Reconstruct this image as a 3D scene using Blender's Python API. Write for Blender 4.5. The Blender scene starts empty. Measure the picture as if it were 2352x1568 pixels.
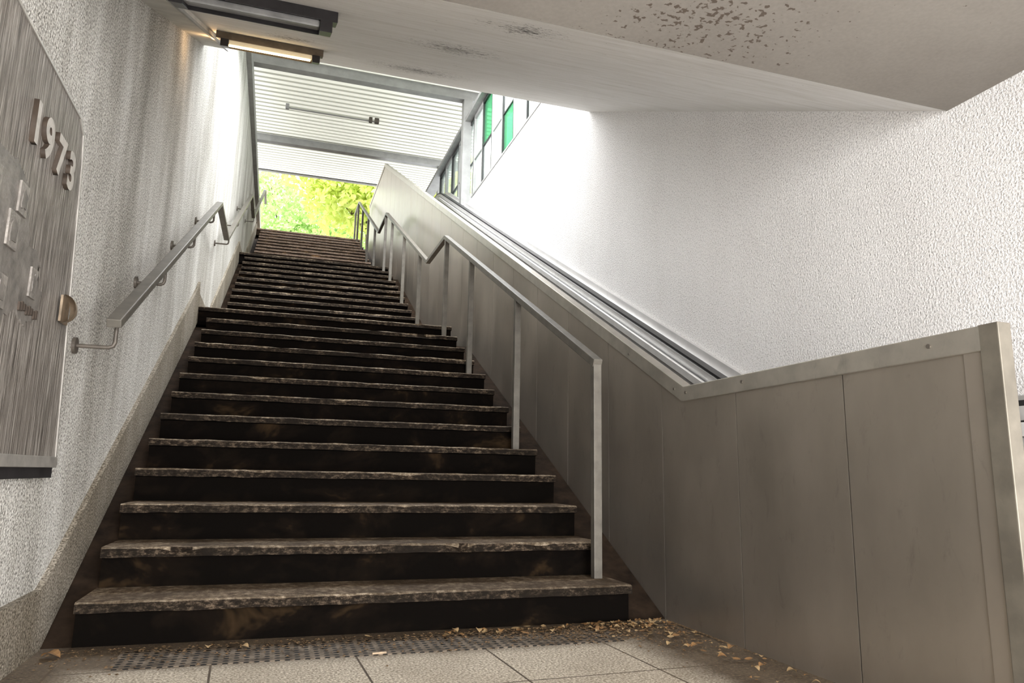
import bpy, bmesh, math, random
import numpy as np
from mathutils import Matrix, Vector, noise
random.seed(7); rng=np.random.default_rng(7)
sc=bpy.context.scene
COL=sc.collection
t=.3198; r=.16; W=2.2225; XL=-.121; XP=2.405; XR=3.2

# ---------------------------------------------------------------- materials
def newmat(n):
    m=bpy.data.materials.new(n); m.use_nodes=True
    nt=m.node_tree; nt.nodes.clear()
    o=nt.nodes.new('ShaderNodeOutputMaterial'); b=nt.nodes.new('ShaderNodeBsdfPrincipled')
    nt.links.new(b.outputs[0],o.inputs[0])
    return m,nt,b,o
def pos(nt,scale=(1,1,1)):
    g=nt.nodes.new('ShaderNodeNewGeometry'); mp=nt.nodes.new('ShaderNodeMapping')
    mp.inputs['Scale'].default_value=scale
    nt.links.new(g.outputs['Position'],mp.inputs['Vector']); return mp.outputs[0]
def nz(nt,vec,scale,detail=4,rough=.6,dist=0):
    n=nt.nodes.new('ShaderNodeTexNoise'); n.inputs['Scale'].default_value=scale
    n.inputs['Detail'].default_value=detail; n.inputs['Roughness'].default_value=rough
    n.inputs['Distortion'].default_value=dist
    nt.links.new(vec,n.inputs['Vector']); return n.outputs['Fac']
def ramp(nt,fac,stops):
    c=nt.nodes.new('ShaderNodeValToRGB'); e=c.color_ramp.elements
    while len(e)<len(stops): e.new(.5)
    for i,(p,col) in enumerate(stops):
        e[i].position=p; e[i].color=(*col,1) if len(col)==3 else col
    nt.links.new(fac,c.inputs[0]); return c.outputs[0]
def mixc(nt,fac,a,b,mode='MIX'):
    m=nt.nodes.new('ShaderNodeMix'); m.data_type='RGBA'; m.blend_type=mode
    if isinstance(fac,float): m.inputs[0].default_value=fac
    else: nt.links.new(fac,m.inputs[0])
    for i,x in ((6,a),(7,b)):
        if isinstance(x,tuple): m.inputs[i].default_value=(*x,1)
        else: nt.links.new(x,m.inputs[i])
    return m.outputs[2]
def math_(nt,op,a,b=None,c=None):
    m=nt.nodes.new('ShaderNodeMath'); m.operation=op
    for i,x in enumerate((a,b,c)):
        if x is None: continue
        if isinstance(x,(int,float)): m.inputs[i].default_value=x
        else: nt.links.new(x,m.inputs[i])
    return m.outputs[0]
def distance_to(nt,p):
    g=nt.nodes.new('ShaderNodeNewGeometry'); d=nt.nodes.new('ShaderNodeVectorMath'); d.operation='DISTANCE'
    nt.links.new(g.outputs['Position'],d.inputs[0]); d.inputs[1].default_value=p; return d.outputs['Value']
def bump(nt,b,h,strength,dist=.01):
    n=nt.nodes.new('ShaderNodeBump'); n.inputs['Strength'].default_value=strength; n.inputs['Distance'].default_value=dist
    nt.links.new(h,n.inputs['Height']); nt.links.new(n.outputs[0],b.inputs['Normal'])
def simple(n,c,rough=.5,metal=0,var=.12,scale=20,bs=0,spec=.5):
    m,nt,b,o=newmat(n); p=pos(nt)
    f=nz(nt,p,scale)
    lo=tuple(x*(1-var) for x in c); hi=tuple(min(1,x*(1+var)) for x in c)
    nt.links.new(ramp(nt,f,[(.3,lo),(.7,hi)]),b.inputs['Base Color'])
    b.inputs['Roughness'].default_value=rough; b.inputs['Metallic'].default_value=metal
    b.inputs['Specular IOR Level'].default_value=spec
    if bs: bump(nt,b,nz(nt,p,scale*4),bs,.004)
    return m
def stucco(n,light,dark,lo,hi,grime,warm,sc1,bs,sb=60,streak=(1,1.3,.4),gk=.07,glo=.40):
    m,nt,b,o=newmat(n); p=pos(nt)
    f1=nz(nt,p,sc1,3,.6); f2=nz(nt,pos(nt,streak),1.3,5,.65); f3=nz(nt,p,sb,3,.6)
    g=ramp(nt,f2,[(glo,(0,0,0)),(.66,(1,1,1))])
    fm=math_(nt,'SUBTRACT',f1,math_(nt,'MULTIPLY',g,grime*gk))
    c=ramp(nt,fm,[(lo,dark),(hi,light)])
    c2=mixc(nt,math_(nt,'MULTIPLY',g,grime),c,warm,'MULTIPLY')
    nt.links.new(c2,b.inputs['Base Color']); b.inputs['Roughness'].default_value=.9
    b.inputs['Specular IOR Level'].default_value=.2
    h=math_(nt,'ADD',math_(nt,'MULTIPLY',f3,1.0),math_(nt,'MULTIPLY',f1,.5))
    bump(nt,b,h,bs,.012)
    return m
M={}
M['stuccoL']=stucco('stucco_left',(.83,.82,.79),(.21,.20,.185),.33,.54,.9,(.69,.67,.63),115,.9,90,(1,1.6,.35),.085,.37)
M['stuccoR']=stucco('stucco_right',(.90,.89,.89),(.55,.54,.54),.34,.50,.3,(.88,.86,.85),115,.75,100)
M['skirt']=stucco('skirting_concrete',(.42,.38,.32),(.10,.085,.065),.36,.6,.8,(.55,.50,.40),120,.5,60)
def soffit():
    m,nt,b,o=newmat('soffit_paint'); p=pos(nt)
    s=nz(nt,pos(nt,(1.2,9,9)),2.2,6,.7,.6)
    c=ramp(nt,s,[(.3,(.68,.66,.62)),(.5,(.79,.775,.75)),(.7,(.86,.85,.835))])
    sp=nz(nt,pos(nt,(16,42,42)),1.6,6,.75,1.5)
    reg=None
    for q,R in (((1.36,.19,2.74),.28),((1.42,-.74,2.27),.18),((1.43,1.77,3.53),.42),((.55,1.2,3.2),.2)):
        k=math_(nt,'SUBTRACT',1.0,math_(nt,'DIVIDE',distance_to(nt,q),R))
        reg=k if reg is None else math_(nt,'MAXIMUM',reg,k)
    reg=math_(nt,'MAXIMUM',reg,-.35)
    kk=ramp(nt,math_(nt,'ADD',sp,math_(nt,'MULTIPLY',reg,.14)),[(.61,(0,0,0)),(.635,(1,1,1))])
    nt.links.new(mixc(nt,kk,c,(.07,.06,.055)),b.inputs['Base Color']); b.inputs['Roughness'].default_value=.75
    bump(nt,b,s,.15,.01); return m
M['soffit']=soffit()
def ceilm():
    m,nt,b,o=newmat('ceiling_concrete'); p=pos(nt)
    s=nz(nt,p,1.3,5,.6); f=nz(nt,p,70,3,.6)
    c=ramp(nt,s,[(.3,(.18,.163,.145)),(.7,(.24,.222,.20))])
    c=mixc(nt,.1,c,ramp(nt,f,[(.3,(.13,.115,.10)),(.7,(.36,.34,.30))]))
    sp=nz(nt,pos(nt,(1,1.2,1)),46,2.0,.5,.2)
    d=distance_to(nt,(1.92,-1.18,2.16))
    reg=math_(nt,'SUBTRACT',1.0,math_(nt,'DIVIDE',math_(nt,'ADD',d,math_(nt,'MULTIPLY',nz(nt,p,7),.45)),.50))
    k=ramp(nt,math_(nt,'ADD',sp,math_(nt,'MULTIPLY',math_(nt,'MAXIMUM',reg,-.8),.17)),[(.63,(0,0,0)),(.68,(1,1,1))])
    nt.links.new(mixc(nt,math_(nt,'MULTIPLY',k,.8),c,(.06,.042,.03)),b.inputs['Base Color'])
    b.inputs['Roughness'].default_value=.85; b.inputs['Specular IOR Level'].default_value=.2; bump(nt,b,f,.1,.003); return m
M['ceil']=ceilm()
def treadm(n,lo,mid,hi,blotch,bfac):
    m,nt,b,o=newmat(n); p=pos(nt)
    a=nz(nt,p,3.5,6,.75,.5); f=nz(nt,pos(nt,(.8,.6,1.6)),40,6,.8)
    c=ramp(nt,f,[(.38,lo),(.5,mid),(.68,hi)])
    c=mixc(nt,ramp(nt,a,[(.40,(bfac,)*3),(.60,(0,0,0))]),c,blotch)
    nt.links.new(c,b.inputs['Base Color']); b.inputs['Roughness'].default_value=.75; b.inputs['Specular IOR Level'].default_value=.12
    bump(nt,b,f,.4,.004); return m
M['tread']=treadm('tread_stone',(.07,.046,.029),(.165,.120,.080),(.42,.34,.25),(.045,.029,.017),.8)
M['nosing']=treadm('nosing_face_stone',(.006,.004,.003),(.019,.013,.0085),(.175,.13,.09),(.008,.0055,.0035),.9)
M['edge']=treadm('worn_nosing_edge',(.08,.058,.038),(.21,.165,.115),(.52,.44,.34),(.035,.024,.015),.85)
M['nosing3']=treadm('daylit_nosing_stone',(.15,.104,.080),(.33,.24,.19),(.60,.48,.40),(.19,.13,.10),.5)  # paler nosing copy for the top flight, daylight painted into the colour
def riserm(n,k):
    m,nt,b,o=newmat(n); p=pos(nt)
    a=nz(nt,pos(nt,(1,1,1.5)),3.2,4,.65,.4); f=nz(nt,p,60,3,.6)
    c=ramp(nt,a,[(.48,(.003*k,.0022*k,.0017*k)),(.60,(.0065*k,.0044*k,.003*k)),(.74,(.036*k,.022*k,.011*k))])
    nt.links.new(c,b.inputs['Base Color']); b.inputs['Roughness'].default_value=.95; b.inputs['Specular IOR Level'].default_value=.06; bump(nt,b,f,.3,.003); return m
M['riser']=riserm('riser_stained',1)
M['riser3']=riserm('riser_daylit',18)  # same riser with sky light painted into its colour, top flight only
M['gutter']=simple('gutter_dirt',(.022,.014,.009),.95,0,.6,9,.4,.08)
def steel(n,c,rough,vs=(1,1,1),ns=3,var=.25,metal=.85):
    m,nt,b,o=newmat(n)
    f=nz(nt,pos(nt,vs),ns,5,.6); s=nz(nt,pos(nt,(60,60,2)),4,3,.6); d=nz(nt,pos(nt,(3,3,1.2)),5,6,.75,.5)
    lo=tuple(x*(1-var) for x in c)
    col=ramp(nt,f,[(.35,lo),(.65,c)])
    col=mixc(nt,ramp(nt,d,[(.58,(0,0,0)),(.76,(.5,.5,.5))]),col,tuple(x*.5 for x in c))
    nt.links.new(col,b.inputs['Base Color'])
    b.inputs['Metallic'].default_value=metal
    rr=nt.nodes.new('ShaderNodeMapRange'); rr.inputs[3].default_value=rough-.06; rr.inputs[4].default_value=rough+.12
    nt.links.new(f,rr.inputs[0]); nt.links.new(rr.outputs[0],b.inputs['Roughness'])
    bump(nt,b,s,.05,.001); return m
M['panel']=steel('brushed_steel_panel',(.445,.400,.345),.35,(1,1,.5),3,.16,.82)
M['cap']=steel('brushed_steel_cap',(.52,.49,.435),.34,(3,3,3),3,.2,.8)
M['postend']=steel('worn_steel_end_post',(.25,.228,.19),.45,(3,3,3),3,.3,.6)
M['inner']=steel('brushed_steel_inner',(.78,.77,.76),.34,(1,1,1),3,.12,.55)
M['alu']=simple('aluminium_strip',(.84,.83,.81),.35,.4,.06,10)
M['rubber']=simple('black_rubber',(.02,.02,.021),.35,0,.2,30)
M['rail']=simple('painted_grey_rail',(.12,.110,.094),.45,.1,.25,14,0,.35)
M['bracket']=simple('dark_bracket_steel',(.11,.095,.08),.5,.3,.3,20)
M['beam']=simple('grey_painted_beam',(.29,.29,.285),.55,0,.15,6)
M['lampdark']=simple('dark_lamp_housing',(.03,.028,.03),.45,.2,.3,15)
M['lampbrown']=simple('brown_lamp_housing',(.13,.10,.07),.55,.1,.3,15)
M['lampgrey']=simple('dusty_diffuser',(.30,.30,.30),.5,0,.35,7)
M['trim']=simple('painted_trim',(.60,.59,.55),.7,0,.15,7)
M['blackframe']=simple('black_window_frame',(.02,.022,.022),.4,0,.2,10)
M['bronze']=simple('bronze_cast',(.26,.20,.14),.45,.3,.35,25)
M['screw']=simple('screw_metal',(.2,.18,.16),.4,.8,.2,30)
M['bark']=simple('tree_bark',(.12,.09,.06),.9,0,.4,6,.5)
M['grass']=simple('outdoor_ground',(.30,.29,.26),.9,0,.3,3)
M['sticker']=simple('paper_sticker',(.8,.8,.78),.6,0,.05,10)
M['butt']=simple('cigarette_paper',(.42,.32,.22),.8,0,.3,40)
M['digitface']=simple('numeral_face',(.46,.43,.40),.5,.2,.2,25)
M['digitside']=simple('numeral_side',(.05,.035,.025),.7,0,.3,25)
def woodm():
    m,nt,b,o=newmat('streaked_board')
    f=nz(nt,pos(nt,(46,46,1.6)),3,6,.75,.3); g=nz(nt,pos(nt,(1,1,1)),2.5,3,.6)
    c=ramp(nt,f,[(.38,(.040,.034,.029)),(.50,(.20,.18,.16)),(.64,(.52,.49,.455))])
    c=mixc(nt,ramp(nt,g,[(.4,(0,0,0)),(.7,(.4,.4,.4))]),c,(.13,.11,.095))
    nt.links.new(c,b.inputs['Base Color']); b.inputs['Roughness'].default_value=.5; b.inputs['Metallic'].default_value=.15
    bump(nt,b,f,.7,.006); return m
M['board']=woodm()
M['relief']=simple('relief_metal',(.19,.175,.16),.5,.2,.4,16,.5)
M['plate']=simple('raised_plate',(.26,.24,.22),.45,.2,.35,30,.6)
M['rim']=simple('board_rim',(.36,.345,.32),.4,.3,.2,15)
def emis(n,c,s):
    m,nt,b,o=newmat(n); b.inputs['Emission Color'].default_value=(*c,1); b.inputs['Emission Strength'].default_value=s
    f=nz(nt,pos(nt),8); nt.links.new(ramp(nt,f,[(.2,tuple(x*.9 for x in c)),(.8,c)]),b.inputs['Base Color']); return m
M['glow']=emis('warm_lit_tube',(1,.72,.34),12)
M['glow2']=emis('warm_lit_diffuser',(.9,.74,.48),.3)
def translucent(n,c,fac,rough=.6,var=.88,scale=2.5):
    m,nt,b,o=newmat(n); tr=nt.nodes.new('ShaderNodeBsdfTranslucent'); mx=nt.nodes.new('ShaderNodeMixShader')
    f=nz(nt,pos(nt),scale,4); col=ramp(nt,f,[(.3,tuple(x*var for x in c)),(.7,c)])
    nt.links.new(col,b.inputs['Base Color']); nt.links.new(col,tr.inputs[0]); b.inputs['Roughness'].default_value=rough
    mx.inputs[0].default_value=fac; nt.links.new(b.outputs[0],mx.inputs[1]); nt.links.new(tr.outputs[0],mx.inputs[2]); nt.links.new(mx.outputs[0],o.inputs[0]); return m
M['canopy']=translucent('corrugated_translucent_sheet',(.86,.86,.79),.125,.6,.96)
M['canopyrib']=translucent('canopy_joint',(.40,.40,.345),.12,.7,.9)
M['leafA']=translucent('foliage_yellow_green',(.86,.95,.32),.5,.6,.7,.8)
M['leafB']=translucent('foliage_green',(.68,.88,.42),.5,.6,.7,.8)
def glassm(n,c,k):
    m,nt,b,o=newmat(n); tr=nt.nodes.new('ShaderNodeBsdfTransparent'); mx=nt.nodes.new('ShaderNodeMixShader')
    f=nz(nt,pos(nt),3); col=ramp(nt,f,[(.3,tuple(x*.92 for x in c)),(.7,c)])
    nt.links.new(col,tr.inputs[0]); nt.links.new(col,b.inputs['Base Color']); b.inputs['Roughness'].default_value=.08
    mx.inputs[0].default_value=k; nt.links.new(tr.outputs[0],mx.inputs[1]); nt.links.new(b.outputs[0],mx.inputs[2]); nt.links.new(mx.outputs[0],o.inputs[0]); return m
M['glass']=glassm('clear_glass',(.90,.95,.93),.35)
M['greenglass']=glassm('green_glass',(.22,.66,.38),.25)
M['dryleaf']=translucent('dry_leaf',(.27,.145,.055),.15,.8)
M['dryleaf2']=translucent('dry_leaf_pale',(.38,.26,.13),.15,.8)
M['litter']=simple('litter_brown',(.13,.085,.048),.9,0,.5,40,0,.1)
def tilem():
    m,nt,b,o=newmat('granite_floor_tiles'); p=pos(nt)
    f=nz(nt,p,120,3,.7); g=nz(nt,p,2.2,4,.6)
    c=ramp(nt,f,[(.38,(.21,.172,.125)),(.5,(.47,.41,.33)),(.62,(.82,.755,.65))])
    mp=nt.nodes.new('ShaderNodeMapping'); mp.inputs['Location'].default_value=(.0,.35,0); mp.inputs['Rotation'].default_value=(0,0,-.04)
    ge=nt.nodes.new('ShaderNodeNewGeometry'); nt.links.new(ge.outputs['Position'],mp.inputs['Vector'])
    br=nt.nodes.new('ShaderNodeTexBrick'); nt.links.new(mp.outputs[0],br.inputs['Vector'])
    br.offset=0; br.inputs['Scale'].default_value=1; br.inputs['Brick Width'].default_value=.475; br.inputs['Row Height'].default_value=.475
    br.inputs['Mortar Size'].default_value=.004; br.inputs['Mortar Smooth'].default_value=.2
    c=mixc(nt,br.outputs['Fac'],c,(.06,.04,.025))
    sx=nt.nodes.new('ShaderNodeSeparateXYZ'); nt.links.new(ge.outputs['Position'],sx.inputs[0])
    edge=nt.nodes.new('ShaderNodeMapRange'); edge.inputs[1].default_value=-.36; edge.inputs[2].default_value=-.22
    nt.links.new(math_(nt,'ADD',sx.outputs['Y'],math_(nt,'MULTIPLY',nz(nt,p,9,5,.7),.1)),edge.inputs[0])
    e2=nt.nodes.new('ShaderNodeMapRange'); e2.inputs[1].default_value=2.0; e2.inputs[2].default_value=2.2
    nt.links.new(math_(nt,'ADD',sx.outputs['X'],math_(nt,'MULTIPLY',nz(nt,p,9,5,.7),.15)),e2.inputs[0])
    e3=nt.nodes.new('ShaderNodeMapRange'); e3.inputs[1].default_value=.2; e3.inputs[2].default_value=.02
    nt.links.new(sx.outputs['X'],e3.inputs[0])
    dm=math_(nt,'MAXIMUM',math_(nt,'MAXIMUM',edge.outputs[0],e2.outputs[0]),e3.outputs[0])
    dirt=ramp(nt,nz(nt,p,70,5,.8),[(.36,(.028,.017,.009)),(.55,(.09,.060,.034)),(.72,(.28,.21,.14))])
    c=mixc(nt,math_(nt,'MULTIPLY',dm,.95),c,dirt)
    c=mixc(nt,ramp(nt,g,[(.45,(0,0,0)),(.7,(.4,.4,.4))]),c,(.22,.17,.115))
    nt.links.new(c,b.inputs['Base Color']); b.inputs['Roughness'].default_value=.65; b.inputs['Specular IOR Level'].default_value=.3
    bump(nt,b,math_(nt,'SUBTRACT',f,br.outputs['Fac']),.4,.004); return m
M['tile']=tilem()
def gratem():
    m,nt,b,o=newmat('perforated_grate'); p=pos(nt,(1,1,1))
    v=nt.nodes.new('ShaderNodeTexVoronoi'); v.inputs['Scale'].default_value=30; v.inputs['Randomness'].default_value=0; nt.links.new(p,v.inputs['Vector'])
    v.voronoi_dimensions='2D'
    k=ramp(nt,v.outputs['Distance'],[(.24,(1,1,1)),(.32,(0,0,0))])
    c=mixc(nt,k,ramp(nt,nz(nt,p,14,6,.75),[(.38,(.06,.042,.027)),(.65,(.24,.195,.15))]),(.006,.005,.004))
    nt.links.new(c,b.inputs['Base Color']); b.inputs['Roughness'].default_value=.6; b.inputs['Metallic'].default_value=.1; b.inputs['Specular IOR Level'].default_value=.2
    return m
M['grate']=gratem()

# ---------------------------------------------------------------- mesh helpers
def link(ob,parent=None):
    COL.objects.link(ob)
    if parent:
        ob.parent=parent; ob.matrix_parent_inverse=parent.matrix_basis.inverted()
    return ob
def mk(name,verts,faces,mats,parent=None,mi=None,bev=0,smooth=False):
    me=bpy.data.meshes.new(name); me.from_pydata([tuple(v) for v in verts],[],faces)
    bm=bmesh.new(); bm.from_mesh(me); bmesh.ops.recalc_face_normals(bm,faces=bm.faces)
    if bev: bmesh.ops.bevel(bm,geom=bm.edges[:],offset=bev,segments=2,affect='EDGES',profile=.6)
    bm.to_mesh(me); bm.free()
    if not isinstance(mats,(list,tuple)): mats=[mats]
    for m in mats: me.materials.append(m)
    if mi:
        for p in me.polygons: p.material_index=mi(p.center,p.normal)
    if smooth:
        for p in me.polygons: p.use_smooth=True
    return link(bpy.data.objects.new(name,me),parent)
def boxvf(x0,x1,y0,y1,z0,z1,off=0):
    v=[(x,y,z) for x in (x0,x1) for y in (y0,y1) for z in (z0,z1)]
    f=[(0,1,3,2),(4,6,7,5),(0,4,5,1),(2,3,7,6),(0,2,6,4),(1,5,7,3)]
    return v,[tuple(i+off for i in q) for q in f]
def box(name,x0,x1,y0,y1,z0,z1,mat,parent=None,bev=0,mi=None):
    v,f=boxvf(x0,x1,y0,y1,z0,z1); return mk(name,v,f,mat,parent,mi,bev)
def multibox(name,bs,mat,parent=None,bev=0):
    V=[];F=[]
    for b in bs:
        v,f=boxvf(*b,off=len(V)); V+=v;F+=f
    return mk(name,V,F,mat,parent,None,bev)
def prism(name,poly,x0,x1,mat,parent=None,bev=0,mi=None,smooth=False):
    n=len(poly); V=[(x0,y,z) for y,z in poly]+[(x1,y,z) for y,z in poly]
    F=[tuple(range(n)),tuple(range(2*n-1,n-1,-1))]+[(i,(i+1)%n,n+(i+1)%n,n+i) for i in range(n)]
    return mk(name,V,F,mat,parent,mi,bev,smooth)
def strip(name,path,h,x0,x1,mat,parent=None,bev=0):
    P=[Vector(p) for p in path]; U=[];D=[]
    for i,p in enumerate(P):
        a=(P[i]-P[i-1]).normalized() if i>0 else (P[1]-P[0]).normalized()
        b=(P[i+1]-P[i]).normalized() if i<len(P)-1 else a
        n1=Vector((-a.y,a.x)); n2=Vector((-b.y,b.x)); m=(n1+n2).normalized(); k=h/2/max(.3,m.dot(n1))
        U.append(p+m*k); D.append(p-m*k)
    n=len(P); V=[]
    for i in range(n): V+=[(x0,*U[i]),(x1,*U[i]),(x1,*D[i]),(x0,*D[i])]
    F=[(0,1,2,3),(4*n-4,4*n-3,4*n-2,4*n-1)]
    for i in range(n-1):
        a=4*i;b=a+4
        for j in range(4): F.append((a+j,a+(j+1)%4,b+(j+1)%4,b+j))
    return mk(name,V,F,mat,parent,None,bev)
def cyl(name,p0,p1,rad,mat,parent=None,seg=16,r2=None):
    p0=Vector(p0);p1=Vector(p1);d=(p1-p0); q=d.to_track_quat('Z','Y'); r2=r2 or rad
    V=[];F=[]
    for k,(p,rr) in enumerate(((p0,rad),(p1,r2))):
        for i in range(seg):
            a=2*math.pi*i/seg; V.append(p+q@Vector((rr*math.cos(a),rr*math.sin(a),0)))
    for i in range(seg): F.append((i,(i+1)%seg,seg+(i+1)%seg,seg+i))
    F+=[tuple(range(seg)),tuple(range(seg,2*seg))]
    return mk(name,V,F,mat,parent)
def tube(name,pts,rad,mat,parent=None,seg=10):
    cu=bpy.data.curves.new(name,'CURVE'); cu.dimensions='3D'; cu.bevel_depth=rad; cu.bevel_resolution=3; cu.use_fill_caps=True
    sp=cu.splines.new('POLY'); sp.points.add(len(pts)-1)
    for i,p in enumerate(pts): sp.points[i].co=(*p,1)
    ob=bpy.data.objects.new(name,cu); COL.objects.link(ob)
    dg=bpy.context.evaluated_depsgraph_get(); me=bpy.data.meshes.new_from_object(ob.evaluated_get(dg))
    bpy.data.objects.remove(ob); me.materials.clear(); me.materials.append(mat)
    for p in me.polygons: p.use_smooth=True
    return link(bpy.data.objects.new(name,me),parent)
def empty(name,loc,label,cat,group=None):
    e=bpy.data.objects.new(name,None); e.location=loc; e.empty_display_size=.1; COL.objects.link(e)
    e.matrix_basis=Matrix.Translation(loc)
    e['label']=label; e['category']=cat
    if group: e['group']=group
    return e
def tag(o,label=None,cat=None,kind=None,group=None):
    if label: o['label']=label
    if cat: o['category']=cat
    if kind: o['kind']=kind
    if group: o['group']=group
    return o
def struct(o,label,cat): return tag(o,label,cat,'structure')

# ---------------------------------------------------------------- room shell
struct(box('wall_left',-.45,XL,-7,16,-.0,6.28,M['stuccoL']),'rough grey-white stucco wall beside the staircase','wall')
struct(box('wall_right',XR,3.5,-7,14,0,4.74,M['stuccoR']),'bright white stucco wall beside the escalator','wall')
struct(box('wall_back',XL,XR,-7.2,-7,0,2.16,M['stuccoR']),'white stucco end wall of the underpass','wall')
struct(box('floor',XL,XR,-7,.05,-.15,0,M['tile']),'speckled beige granite tiles with dirty joints','floor')
struct(prism('ceiling',[(-7,2.16),(-.97,2.16),(2.66,3.975),(2.66,4.5),(-7,4.5)],XL,XR,[M['ceil'],M['soffit']],mi=lambda c,n:1 if c.y>-1 else 0),
   'concrete ceiling with white painted sloping soffit','ceiling')
z0=2.645
struct(prism('trim_1',[(-.97,z0-.485-.035),(2.66,z0+1.33-.035),(2.66,z0+1.33),(-.97,z0-.485)],XL,.045,M['trim']),'painted trunking along the soffit edge','trim')
struct(prism('trim_2',[(-.97,z0-.485-.05),(2.70,z0+1.35-.05),(2.70,z0+1.33-.02),(-.97,z0-.485-.03)],.045,.06,M['beam']),'thin grey edge strip beside the trunking','trim')
struct(box('trim_3',XL-.1,XL+.07,2.70,16,6.28,6.50,M['beam']),'grey metal coping on top of the stucco wall','trim')
bb=[(-7,0),(.02,0),(3.9,1.95),(5.15,2.05),(8.7,3.85),(9.95,3.97),(13.8,5.95),(15.9,6.05),(15.9,6.22),(13.8,6.22),(9.95,4.25),(8.75,4.14),(8.6,4.16),(5.15,2.38),(5.0,2.2),(3.86,2.2),(3.82,2.30),(3.68,2.2),(.05,.26),(-.05,.215),(-7,.2)]
struct(prism('baseboard_left',bb,XL,XL+.022,M['skirt']),'dirty concrete skirting climbing beside the steps','baseboard')

# ---------------------------------------------------------------- staircase
st=empty('staircase',(W/2,0,0),'three flights of dark worn stone steps with two landings','stairs')
def stepmesh(y,zt,x0,x1,ln,last,top=False):
    zb=zt-.16
    yb=y+ln+.035
    n=52
    prof=[(y+.010,zt),(y,zt-.006),(y-.002,zt-.038),(y+.035,zt-.042),(y+.037,zb),(yb,zb),(yb,zt)]
    V=[];F=[];m=len(prof)
    for i in range(n+1):
        x=x0+(x1-x0)*i/n
        chip=max(0,noise.noise(Vector((x*5,y*9,3)))-.28)*.045
        for j,(a,b) in enumerate(prof):
            w=noise.noise(Vector((x*4,y*7,0)))*.008+noise.noise(Vector((x*16,y*7,j)))*.004 if j<3 else 0
            w2=noise.noise(Vector((x*9,y*5,9+j)))*.004 if j in (0,1,2) else 0
            if j==1: w+=chip; w2-=chip*.8
            V.append((x,a+w,b+w2))
    for i in range(n):
        for j in range(m):
            F.append((i*m+j,i*m+(j+1)%m,(i+1)*m+(j+1)%m,(i+1)*m+j))
    F+=[tuple(range(m)),tuple(range(n*m,n*m+m))]
    def mi(c,nn):
        if (c.z<zt-.055) or (nn.z<-.5): return 1
        if abs(nn.x)>.9: return 1
        if nn.z>.95: return 0
        if c.z>zt-.010: return 3
        return 2
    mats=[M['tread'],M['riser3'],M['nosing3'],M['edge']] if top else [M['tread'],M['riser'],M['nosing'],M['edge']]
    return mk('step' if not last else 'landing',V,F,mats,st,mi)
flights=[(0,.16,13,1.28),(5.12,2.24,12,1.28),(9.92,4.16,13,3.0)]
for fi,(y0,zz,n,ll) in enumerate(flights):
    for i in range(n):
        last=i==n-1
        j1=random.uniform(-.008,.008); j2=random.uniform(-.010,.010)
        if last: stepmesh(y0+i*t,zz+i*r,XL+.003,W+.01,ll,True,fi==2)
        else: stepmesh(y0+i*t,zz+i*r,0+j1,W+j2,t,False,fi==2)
base=[(.04,0),(3.84,1.885),(3.90,1.9),(5.16,2.0),(8.64,3.79),(8.7,3.82),(9.96,3.93),(13.76,5.85),(16.8,5.9),(16.8,0)]
prism('side_channel',base,XL+.001,XP-.001,M['gutter'],st)
struct(box('ground',-40,40,16.8,90,5.9,6.08,M['grass']),'pale paved ground at street level','ground')

# ---------------------------------------------------------------- right handrail
hr=empty('handrail',(2.148,.23,.16),'grey square steel handrail with posts along the stair edge','handrail')
x=2.148; hw=.021
pathR=[(.21,1.195),(3.85,3.0),(4.77,3.0),(8.5,4.875),(9.5,4.875),(13.6,6.94),(14.5,6.94)]
strip('rail_bar',pathR,.042,x-.024,x+.024,M['rail'],hr,.004)
def zrail(y,path):
    for a,b in zip(path,path[1:]):
        if a[0]<=y<=b[0]: return a[1]+(b[1]-a[1])*(y-a[0])/(b[0]-a[0])
def zstep(y):
    z=0
    for (y0,zz,n,ll) in flights:
        for i in range(n):
            if y>=y0+i*t: z=zz+i*r
    return z
for y in [.232,4*t+.228,8*t+.228,11*t+.29,5.3,6.55,7.8,8.6,10.1,11.35,12.6,13.7,14.4]:
    box('post',x-hw,x+hw,y-hw,y+hw,zstep(y),zrail(y,pathR)-.015,M['rail'],hr,.003)
# ---------------------------------------------------------------- left handrail
hl=empty('handrail',(.02,0,1.1),'grey steel handrail fixed on brackets to the stucco wall','handrail')
x=.02
pathL=[(-.02,1.18),(3.58,2.97),(4.62,2.97),(8.45,4.88),(9.5,4.88),(13.7,6.98),(14.6,6.98)]
strip('rail_bar',pathL,.034,x-.026,x+.026,M['rail'],hl,.004)
for y in (.04,1.05,2.1,3.2,4.9,6.1,7.6,9.7,11.2,12.9):
    z=zrail(y,pathL)
    tube('bracket',[(XL+.004,y,z-.115),(x-.02,y,z-.115),(x-.006,y,z-.109),(x,y,z-.095),(x,y,z-.012)],.008,M['bracket'],hl)
    cyl('rosette',(XL,y,z-.115),(XL+.012,y,z-.115),.032,M['bracket'],hl,20)

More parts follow.
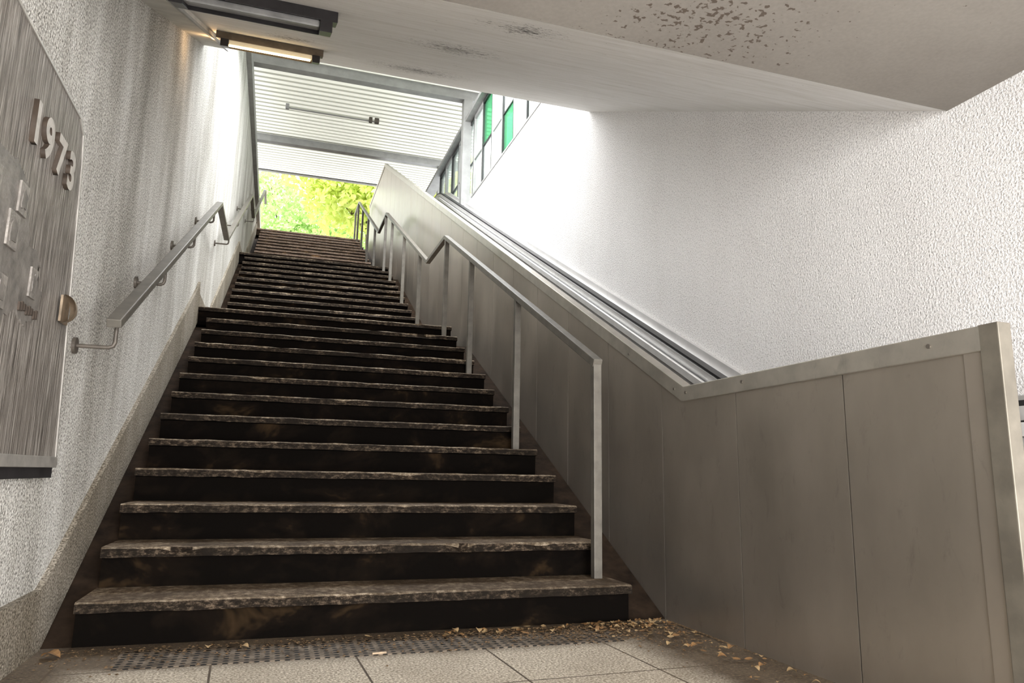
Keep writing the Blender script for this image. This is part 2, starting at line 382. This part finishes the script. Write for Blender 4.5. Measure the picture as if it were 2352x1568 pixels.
# ---------------------------------------------------------------- escalator
es=empty('escalator',(2.8,-1.7,0),'escalator with brushed stainless steel side cladding and balustrade','escalator')
K=.519
def ztop(y):
    if y<-.17: return 1.05
    if y>11.16: return 1.05+K*11.33
    return 1.05+K*(y+.17)
seams=[-1.62,-1.15]+[-.56+.593*i for i in range(0,25)]
for a,b in zip(seams,seams[1:]):
    ys=[a]+([-.17] if a<-.17<b else [])+([11.16] if a<11.16<b else [])+[b]
    g=.0024
    ys[0]+=g; ys[-1]-=g
    zb=0 if b<.2 else max(0,.5*a-.75)
    if a>3.9: zb=max(0,.5*(a-1.28)-.75)
    if a>8.8: zb=.5*(a-2.56)-.75
    poly=[(ys[0],zb),(ys[-1],zb)]+[(y,ztop(y)-.012) for y in reversed(ys)]
    prism('cladding_panel',poly,XP,XP+.03,M['panel'],es)
box('core',XP+.012,XP+.045,-1.65,-.2,0,1.0,M['gutter'],es)
prism('core',[(-.2,0),(13.6,5.6),(13.6,ztop(13.6)-.06),(11.16,ztop(11.16)-.06),(-.17,.99),(-.2,.99)],XP+.012,XP+.045,M['gutter'],es)
capo=.034
strip('cap_rail',[(-1.66,1.05-capo),(-.17,1.05-capo),(11.16,ztop(11.16)-capo),(13.7,ztop(12)-capo)],.068,XP-.010,XP+.048,M['cap'],es,.003)
box('end_post',XP-.010,XP+.036,-1.712,-1.655,0,1.052,M['postend'],es,.003)
box('end_frame',XP-.004,XP+.02,-1.655,-1.60,0,1.0,M['panel'],es,.001)
for y in (-1.5,-.62,-.2):
    cyl('screw',(XP-.014,y,1.02),(XP-.009,y,1.02),.007,M['screw'],es,10)
for y in (-.10,.35):
    zc_=ztop(y)-.04; cyl('screw',(XP-.014,y,zc_),(XP-.009,y,zc_),.006,M['screw'],es,10)
fz=lambda y:(.90 if y<-.08 else .90+K*(y+.08))
def arcpath(dz,yend=-1.95,ytop=8.45,R=.5):
    P=[(yend,.90+dz),(-.08,.90+dz)]
    P.append((ytop,.90+dz+K*(ytop+.08)))
    for i in range(1,7):
        f=i/6; a=math.atan(K)*(1-f)
        P.append((P[-1][0]+.12*math.cos(a),P[-1][1]+.12*math.sin(a)))
    P.append((13,P[-1][1])); return P
def strippoly(name,hi,lo,x0,x1,mat):
    A=arcpath(hi);B=arcpath(lo);V=[];n=len(A)
    for a,b in zip(A,B): V+=[(x0,*a),(x1,*a),(x1,*b),(x0,*b)]
    F=[(0,1,2,3),(4*n-4,4*n-3,4*n-2,4*n-1)]
    for i in range(n-1):
        a=4*i;b=a+4
        for j in range(4): F.append((a+j,a+(j+1)%4,b+(j+1)%4,b+j))
    return mk(name,V,F,mat,es)
strippoly('balustrade_panel',-.11,-.90,3.02,3.05,M['inner'])
strippoly('balustrade_strip',-.060,-.105,2.995,3.06,M['alu'])
strippoly('balustrade_strip',-.052,-.060,3.02,3.08,M['rubber'])
strippoly('balustrade_strip',-.002,-.052,3.03,3.09,M['inner'])
strippoly('rubber_handrail',.018,-.004,3.035,3.10,M['rubber'])
strippoly('deck_strip',-.02,-.06,3.10,XR-.002,M['inner'])
strippoly('wall_strip',.05,-.02,3.17,XR-.001,M['inner'])
strippoly('skirt_panel',-.88,-1.05,2.96,3.0,M['alu'])
bs=[(2.47,2.96,-1.5,.2,-.0,.02)]
for i in range(30):
    y=.2+i*.385; bs.append((2.47,2.96,y,y+.385,.02+i*.2-.15,.02+(i)*.2+.05))
multibox('moving_steps',bs,M['inner'],es)
box('sticker',3.012,3.0195,2.55,2.63,fz(2.6)-.30,fz(2.6)-.2,M['sticker'],es)

# ---------------------------------------------------------------- lamps on soffit
def soffit_lamp(y,lit,label):
    zc=z0+.5*y
    e=empty('ceiling_lamp',(.47,y,zc),label,'lamp','soffit strip lamps')
    sl=.5
    H=M['lampbrown'] if lit else M['lampdark']
    def sp(y0,y1,d0,d1):
        return [(y0,z0+sl*y0-d1),(y1,z0+sl*y1-d1),(y1,z0+sl*y1-d0),(y0,z0+sl*y0-d0)]
    prism('housing',sp(y-.085,y+.085,.0,.05),.09,.76,H,e,.003)
    prism('diffuser',sp(y-.065,y+.065,.05,.082),.16,.69,M['glow2'] if lit else M['lampgrey'],e,.008)
    for xa in (.12,.69):
        prism('end_cap',sp(y-.085,y+.085,.045,.10),xa,xa+.05,M['lampdark'],e,.003)
    prism('side_lip',sp(y+.07,y+.085,.05,.10),.16,.69,H,e)
    if lit:
        prism('tube',sp(y-.06,y-.035,.083,.096),.17,.68,M['glow'],e,.003)
soffit_lamp(-.17,False,'dark unlit strip lamp with dusty diffuser under soffit')
soffit_lamp(1.62,True,'lit strip lamp glowing warm yellow under soffit edge')

# ---------------------------------------------------------------- canopy
cs=.15
zc=lambda y:6.62+cs*(y-7.1)
def corrug(y0,y1,x0,x1,name,parent):
    V=[];y=y0;P=[];MI=[]
    while y<y1-.001:
        for dy,dz,q in ((0,0,0),(.125,0,1),(.135,.045,1),(.190,.045,1)):
            if y+dy<y1: P.append((y+dy,zc(y+dy)+dz)); MI.append(q)
        y+=.20
    P.append((y1,zc(y1)))
    for (a,b) in P: V+=[(x0,a,b),(x1,a,b)]
    F=[(2*i,2*i+1,2*i+3,2*i+2) for i in range(len(P)-1)]
    o=mk(name,V,F,[M['canopy'],M['canopyrib']],parent)
    for i,p in enumerate(o.data.polygons): p.material_index=MI[i]
    return o
ca=empty('canopy_roof',(1.6,7.1,6.5),'translucent white corrugated canopy roof on grey steel beams','canopy')
CY=[1.4,3.9,7.4,11.35,14.2]
for a,b in zip(CY,CY[1:]): corrug(a+.06,b-.06 if b<14 else b,-.9,4.1,'corrugated_sheet',ca)
for y in (3.9,7.4,11.35):
    prism('beam',[(y-.07,zc(y)-.15),(y+.07,zc(y)-.15),(y+.07,zc(y)+.08),(y-.07,zc(y)+.08)],-.9,4.1,M['beam'],ca,.004)
box('edge_beam',-.9,4.1,14.2,14.26,zc(14.2)-.03,zc(14.2)+.1,M['beam'],ca)
for y,px in ((7.4,3.19),(11.35,3.62)):
    box('post',px-.07,px+.07,y-.07,y+.07,4.74,zc(y)-.14,M['beam'],ca,.004)
    box('post',-.30,-.16,y-.07,y+.07,6.50,zc(y)-.14,M['beam'],ca,.004)
yq=9.3
fx=empty('canopy_lamp',(1.3,yq,zc(yq)-.1),'thin white strip fixture with small ends under the canopy','lamp')
box('bar',.42,1.98,yq-.012,yq+.012,zc(yq)-.085,zc(yq)-.062,M['beam'],fx,.003)
box('end_block',.40,.46,yq-.03,yq+.03,zc(yq)-.10,zc(yq)-.005,M['lampgrey'],fx,.005)
box('end_block',1.84,1.90,yq-.03,yq+.03,zc(yq)-.10,zc(yq)-.005,M['bracket'],fx,.005)
box('end_block',1.94,2.02,yq-.03,yq+.03,zc(yq)-.10,zc(yq)-.005,M['bracket'],fx,.005)

# ---------------------------------------------------------------- windows on right wall
wy=[3.6+.5*i for i in range(13)]
for i,(a,b) in enumerate(zip(wy,wy[1:])):
    green={3:'lo',5:'up',10:'lo'}.get(i)
    e=empty('window_%d'%(i+1),(3.3,(a+b)/2,4.74),'black framed %s above the white stucco wall'%('glass panel with a green pane' if green else 'clear glass panel'),'window'); e['kind']='structure'
    fr=.025
    bs=[(3.24,3.30,a,b,4.74,4.78),(3.24,3.30,a,b,6.08,6.14),(3.24,3.30,a,a+fr,4.80,6.08),(3.24,3.30,b-fr,b,4.80,6.08),(3.25,3.29,a+fr,b-fr,5.40,5.42)]
    multibox('frame',bs,M['blackframe'] if i%2 else M['beam'],e)
    box('glass_pane',3.265,3.275,a+fr,b-fr,5.42,6.08,M['greenglass' if green=='up' else 'glass'],e)
    box('glass_pane',3.265,3.275,a+fr,b-fr,4.78,5.40,M['greenglass' if green=='lo' else 'glass'],e)
struct(box('trim_4',3.15,3.34,3.3,14,6.14,6.20,M['beam']),'grey top rail above the glass panels','trim')
struct(box('trim_5',3.19,3.34,2.7,7.0,4.74,4.765,M['beam']),'grey sill strip on top of the stucco wall','trim')

# ---------------------------------------------------------------- trees
def tree(loc,blobs,n,mat,size,label):
    e=empty('tree',loc,label,'tree')
    x0,y0,z0_=loc
    V=[];F=[]
    seg=10;ht=blobs[0][2]-z0_
    for i in range(5):
        zz=z0_+ht*i/4; rr=.28*(1-.14*i)
        for j in range(seg):
            a=2*math.pi*j/seg; V.append((x0+rr*math.cos(a)+.12*math.sin(i),y0+rr*math.sin(a),zz))
    for i in range(4):
        for j in range(seg): F.append((i*seg+j,i*seg+(j+1)%seg,(i+1)*seg+(j+1)%seg,(i+1)*seg+j))
    mk('trunk',V,F,M['bark'],e)
    for bi,(bx,by,bz,R) in enumerate(blobs[1:5]):
        cyl('branch',(x0,y0,z0_+ht*.6),(bx,by,bz),.07,M['bark'],e,8,.02)
    tot=sum(b[3]**2 for b in blobs); Vn=[];Fn=[]
    for (bx,by,bz,R) in blobs:
        m=int(n*R*R/tot)
        d=rng.normal(size=(m,3)); d/=np.linalg.norm(d,axis=1)[:,None]
        rad=R*rng.uniform(.35,1.08,size=(m,1)); c=np.array([bx,by,bz])+d*rad*np.array([1,1,.85])
        for q in c:
            a=rng.normal(size=3);a/=np.linalg.norm(a);b=np.cross(a,rng.normal(size=3));b/=np.linalg.norm(b)
            s=size*rng.uniform(.6,1.3); a=a*s;b=b*s*.55;k=len(Vn)
            Vn+=[q-a,q-a*.2+b,q+a,q-a*.2-b]; Fn.append((k,k+1,k+2,k+3))
    me=bpy.data.meshes.new('foliage'); me.from_pydata([tuple(v) for v in Vn],[],Fn); me.materials.append(mat)
    link(bpy.data.objects.new('foliage',me),e)
tree((3.5,24,6.08),[(3.3,23.5,12.0,2.2),(1.6,23.5,11.8,1.5),(4.8,23,11.0,2.0),(2.6,24,10.6,1.5),(6,24,13,2.4),(.6,24,12.8,1.3),(3.4,24,14.0,2)],12000,M['leafA'],.15,'tree with bright yellow-green foliage at the top of stairs')
tree((0.6,31,6.08),[(0.2,31,12.2,2.0),(2.0,31,12.0,2.0),(-.4,31.5,14.0,1.4),(3.8,31,11.8,2.0),(.6,30.5,10.8,1.7),(2.6,30.5,10.8,1.6)],8000,M['leafB'],.14,'tree with lighter airy green foliage beyond the stairs')
tree((10,13,4.7),[(9.5,12,8,1.6),(8.9,14,7.6,1.3),(9.6,10,7.4,1.3)],1500,M['leafB'],.16,'airy green tree seen through the glass panels')

# ---------------------------------------------------------------- relief board on left wall
XB=XL+.003
bd=empty('relief_board',(XB,-.7,.64),'weathered streaked relief board with raised year numerals on stucco wall','sign')
pb=[(-1.6,.66),(-.125,.66),(-.272,1.70),(-.30,1.80),(-.36,1.835),(-1.6,1.85)]
prism('board',pb,XB,XL+.028,M['board'],bd)
path=[(-.121,.66),(-.268,1.702),(-.297,1.804),(-.358,1.840),(-1.6,1.855)]
strip('rim',path,.008,XB,XL+.032,M['rim'],bd)
box('ledge',XB,XL+.035,-1.6,-.112,.635,.672,M['rim'],bd,.003)
box('ledge_base',XB,XL+.022,-1.6,-.115,.60,.635,M['lampdark'],bd)
for i,(ch,yy) in enumerate(zip('1973',(-.835,-.72,-.59,-.465))):
    cu=bpy.data.curves.new('numeral','FONT'); cu.body=ch; cu.size=.170; cu.extrude=.007; cu.offset=.0065
    ob=bpy.data.objects.new('tmp',cu); COL.objects.link(ob)
    dg=bpy.context.evaluated_depsgraph_get(); me=bpy.data.meshes.new_from_object(ob.evaluated_get(dg)); bpy.data.objects.remove(ob)
    me.materials.clear(); me.materials.append(M['digitface']); me.materials.append(M['digitside'])
    for p in me.polygons: p.material_index=1 if abs(p.normal.z)<.5 else 0
    me.transform(Matrix(((0,0,1,XL+.035),(1,0,0,yy),(0,1,0,1.558),(0,0,0,1))))
    o=link(bpy.data.objects.new('numeral',me),bd); o['label']='raised metal numeral %s'%ch
def jag(base_,n,amp,f=45):
    P=[]
    for a,b in zip(base_,base_[1:]+base_[:1]):
        for i in range(n):
            q=i/n; y=a[0]+(b[0]-a[0])*q; z=a[1]+(b[1]-a[1])*q
            P.append((y+noise.noise(Vector((y*f,z*f,0)))*amp,z+noise.noise(Vector((y*f,z*f,5)))*amp))
    return P
prism('relief_map',jag([(-1.5,1.02),(-.95,1.0),(-.82,1.03),(-.72,1.07),(-.66,1.04),(-.60,1.07),(-.545,1.10),(-.53,1.17),(-.60,1.22),(-.57,1.25),(-.63,1.28),(-.70,1.27),(-.72,1.34),(-.78,1.37),(-.77,1.43),(-.87,1.47),(-.93,1.45),(-1.5,1.45)],7,.022),XL+.028,XL+.033,M['relief'],bd)
for (a,b,c,d) in ((-.84,-.77,1.33,1.42),(-.89,-.81,1.22,1.32),(-.66,-.60,1.13,1.22),(-.92,-.84,1.05,1.14),(-1.1,-.98,1.3,1.4)):
    multibox('plate',[(XL+.033,XL+.039,a,b,c,d)],M['plate'],bd,.001)
    prism('plate_relief',jag([(a+.014,c+.016),(b-.018,c+.02),(b-.014,d-.03),(a+.03,d-.014),(a+.016,d-.04)],3,.008,160),XL+.039,XL+.0415,M['relief'],bd)
# low row of small raised marks
multibox('raised_marks',[(XL+.033,XL+.038,-.72+.022*i,-.72+.022*i+.013,1.075+.004*(i%3),1.10+.003*((i*2)%3)) for i in range(8)],M['digitside'],bd)
hf=empty('half_round_knob',(XL+.045,-.30,1.17),'small bronze half-round knob on the edge of the board','knob')
V=[];F=[];n=14
for j in range(6):
    ph=math.pi/2*j/5
    for i in range(n+1):
        a=math.pi*(-.5+i/n)
        V.append((XL+.044+.04*math.sin(ph),-.33+.095*math.cos(a)*math.cos(ph),1.165+.048*math.sin(a)*math.cos(ph)))
for j in range(5):
    for i in range(n): F.append((j*(n+1)+i,j*(n+1)+i+1,(j+1)*(n+1)+i+1,(j+1)*(n+1)+i))
mk('knob_shell',V,F,M['bronze'],hf,smooth=True)
box('knob_plate',XL+.0365,XL+.044,-.335,-.25,1.12,1.21,M['bronze'],hf)

# ---------------------------------------------------------------- floor details
g=tag(box('drain_grate',.18,2.02,-.33,-.07,0,.003,M['grate']),'perforated metal drain grate at the foot of the stairs','grate')
def leafmesh(i):
    V=[];F=[]
    prof=[0,.28,.42,.40,.26,.0]
    for j,wd in enumerate(prof):
        y=j/5; z=.22*math.sin(y*math.pi)*(1 if i%2 else -.4)+.05
        V+=[(-wd*.9,y-.5,z+.16*wd*(1+i*.3)),(0,y-.5,z),(wd*.9,y-.5,z+.2*wd)]
    for j in range(5):
        a=3*j;F+=[(a,a+1,a+4,a+3),(a+1,a+2,a+5,a+4)]
    V+=[(-.015,.5,.05),(.015,.5,.05),(.0,.75,.02)];F.append((15,16,17))
    me=bpy.data.meshes.new('dry_leaf'); me.from_pydata(V,[],F)
    zmin=min(v[2] for v in V)
    me.transform(Matrix.Translation((0,0,-zmin)))
    me.materials.append(M['dryleaf'] if i<2 else M['dryleaf2']); return me
lm=[leafmesh(i) for i in range(4)]
for i in range(220):
    q=random.random()
    if q<.50: X=random.uniform(1.95,2.36);Y=random.gauss(-.12,.11)
    elif q<.80: X=random.uniform(1.3,2.3);Y=random.gauss(-.09,.055)
    elif q<.95: X=random.uniform(2.12,2.36);Y=random.uniform(-1.2,-.2)
    else: X=random.uniform(0,1.2);Y=random.uniform(-.16,-.02)
    Y=min(Y,-.03)
    o=bpy.data.objects.new('dry_leaf',random.choice(lm)); s=random.uniform(.012,.038)
    o.scale=(s,s,s); o.rotation_euler=(random.uniform(-.25,.25),random.uniform(-.25,.25),random.uniform(0,6.28))
    o.location=(X,Y,.010); COL.objects.link(o)
    tag(o,'curled brown dry leaf lying at the foot of the stairs','leaf',None,'dry leaves on the floor')
o=bpy.data.objects.new('dry_leaf',lm[1]); o.scale=(.07,.07,.07); o.location=(-.03,-.12,.003); o.rotation_euler=(0,0,1.2); COL.objects.link(o)
tag(o,'larger orange dry leaf beside the wall skirting','leaf',None,'dry leaves on the floor')
tag(cyl('cigarette_butt',(1.02,-.335,.008),(1.07,-.33,.008),.0038,M['butt']),'discarded cigarette butt on the grate edge','cigarette')
V=[];F=[]
for i in range(2600):
    X=random.choice([random.uniform(-.05,2.35),random.gauss(2.05,.3)]);Y=-.03-abs(random.gauss(0,.14)); X=max(-.08,min(2.38,X))
    if X>2.0: Y*=1.8
    s=random.uniform(.002,.009);a=random.uniform(0,6.28);k_=len(V);z=.004
    for j in range(3): V.append((X+s*math.cos(a+j*2.1),Y+s*math.sin(a+j*2.1),z+random.uniform(0,.004)))
    V.append((X,Y,z+s*.6)); F+=[(k_,k_+1,k_+3),(k_+1,k_+2,k_+3),(k_+2,k_,k_+3)]
me=bpy.data.meshes.new('leaf_litter'); me.from_pydata(V,[],F); me.materials.append(M['litter'])
o=bpy.data.objects.new('leaf_litter',me); COL.objects.link(o); tag(o,'crumbled leaf litter and grit on the floor','litter','stuff')

# ---------------------------------------------------------------- light
w=bpy.data.worlds.new('world'); sc.world=w; w.use_nodes=True
bg=w.node_tree.nodes['Background']; bg.inputs[0].default_value=(.97,.99,1,1); bg.inputs[1].default_value=3.1
sun=bpy.data.lights.new('sun','SUN'); sun.energy=7; sun.angle=.02; sun.color=(1,.97,.90)
so=bpy.data.objects.new('sun',sun); so.rotation_euler=(math.radians(25),math.radians(-18),0); COL.objects.link(so)
def area(name,loc,direction,sx,sy,e,c):
    l=bpy.data.lights.new(name,'AREA'); l.shape='RECTANGLE'; l.size=sx; l.size_y=sy; l.energy=e; l.color=c
    o=bpy.data.objects.new(name,l); o.location=loc; o.rotation_euler=Vector(direction).to_track_quat('-Z','Y').to_euler(); COL.objects.link(o)
area('underpass_fill',(1.5,-5.6,1.2),(0,1,.05),2.8,1.8,330,(1,.985,.965))  # added fill behind the camera, not a real fixture
area('underpass_upward_fill',(1.5,-3.7,.2),(0,.75,.65),2.6,1.0,130,(1,.975,.945))  # added upward fill to brighten the ceiling and soffit, no real lamp
area('stairwell_fill',(1.7,4.9,5.85),(.15,.2,-1),3.0,3.6,430,(.98,.99,1))  # added fill hidden above the soffit edge, brightens walls and lower flights
area('stair_top_fill',(.6,16.4,11.2),(.1,-.8,-.62),4.0,2.0,2000,(.99,.99,1))  # added fill hidden behind the canopy, stands in for sky at the top
pl=bpy.data.lights.new('strip_lamp_light','POINT'); pl.energy=1.4; pl.color=(1,.62,.3); pl.shadow_soft_size=.01
po=bpy.data.objects.new('strip_lamp_light',pl); po.location=(.06,1.75,3.42); COL.objects.link(po)

# ---------------------------------------------------------------- camera
yaw,pitch,roll,f=-.3123,.1823,.0179,1662.916
cam=bpy.data.cameras.new('camera'); co=bpy.data.objects.new('camera',cam); COL.objects.link(co)
cam.sensor_fit='HORIZONTAL'; cam.sensor_width=36; cam.lens=36*f/2352; cam.clip_start=.02; cam.clip_end=300
co.matrix_world=Matrix.Translation((.6354,-3.0702,.6376))@(Matrix.Rotation(yaw,4,'Z')@Matrix.Rotation(math.pi/2+pitch,4,'X')@Matrix.Rotation(roll,4,'Z'))
sc.camera=co
sc.view_settings.view_transform='Standard'; sc.view_settings.look='None'
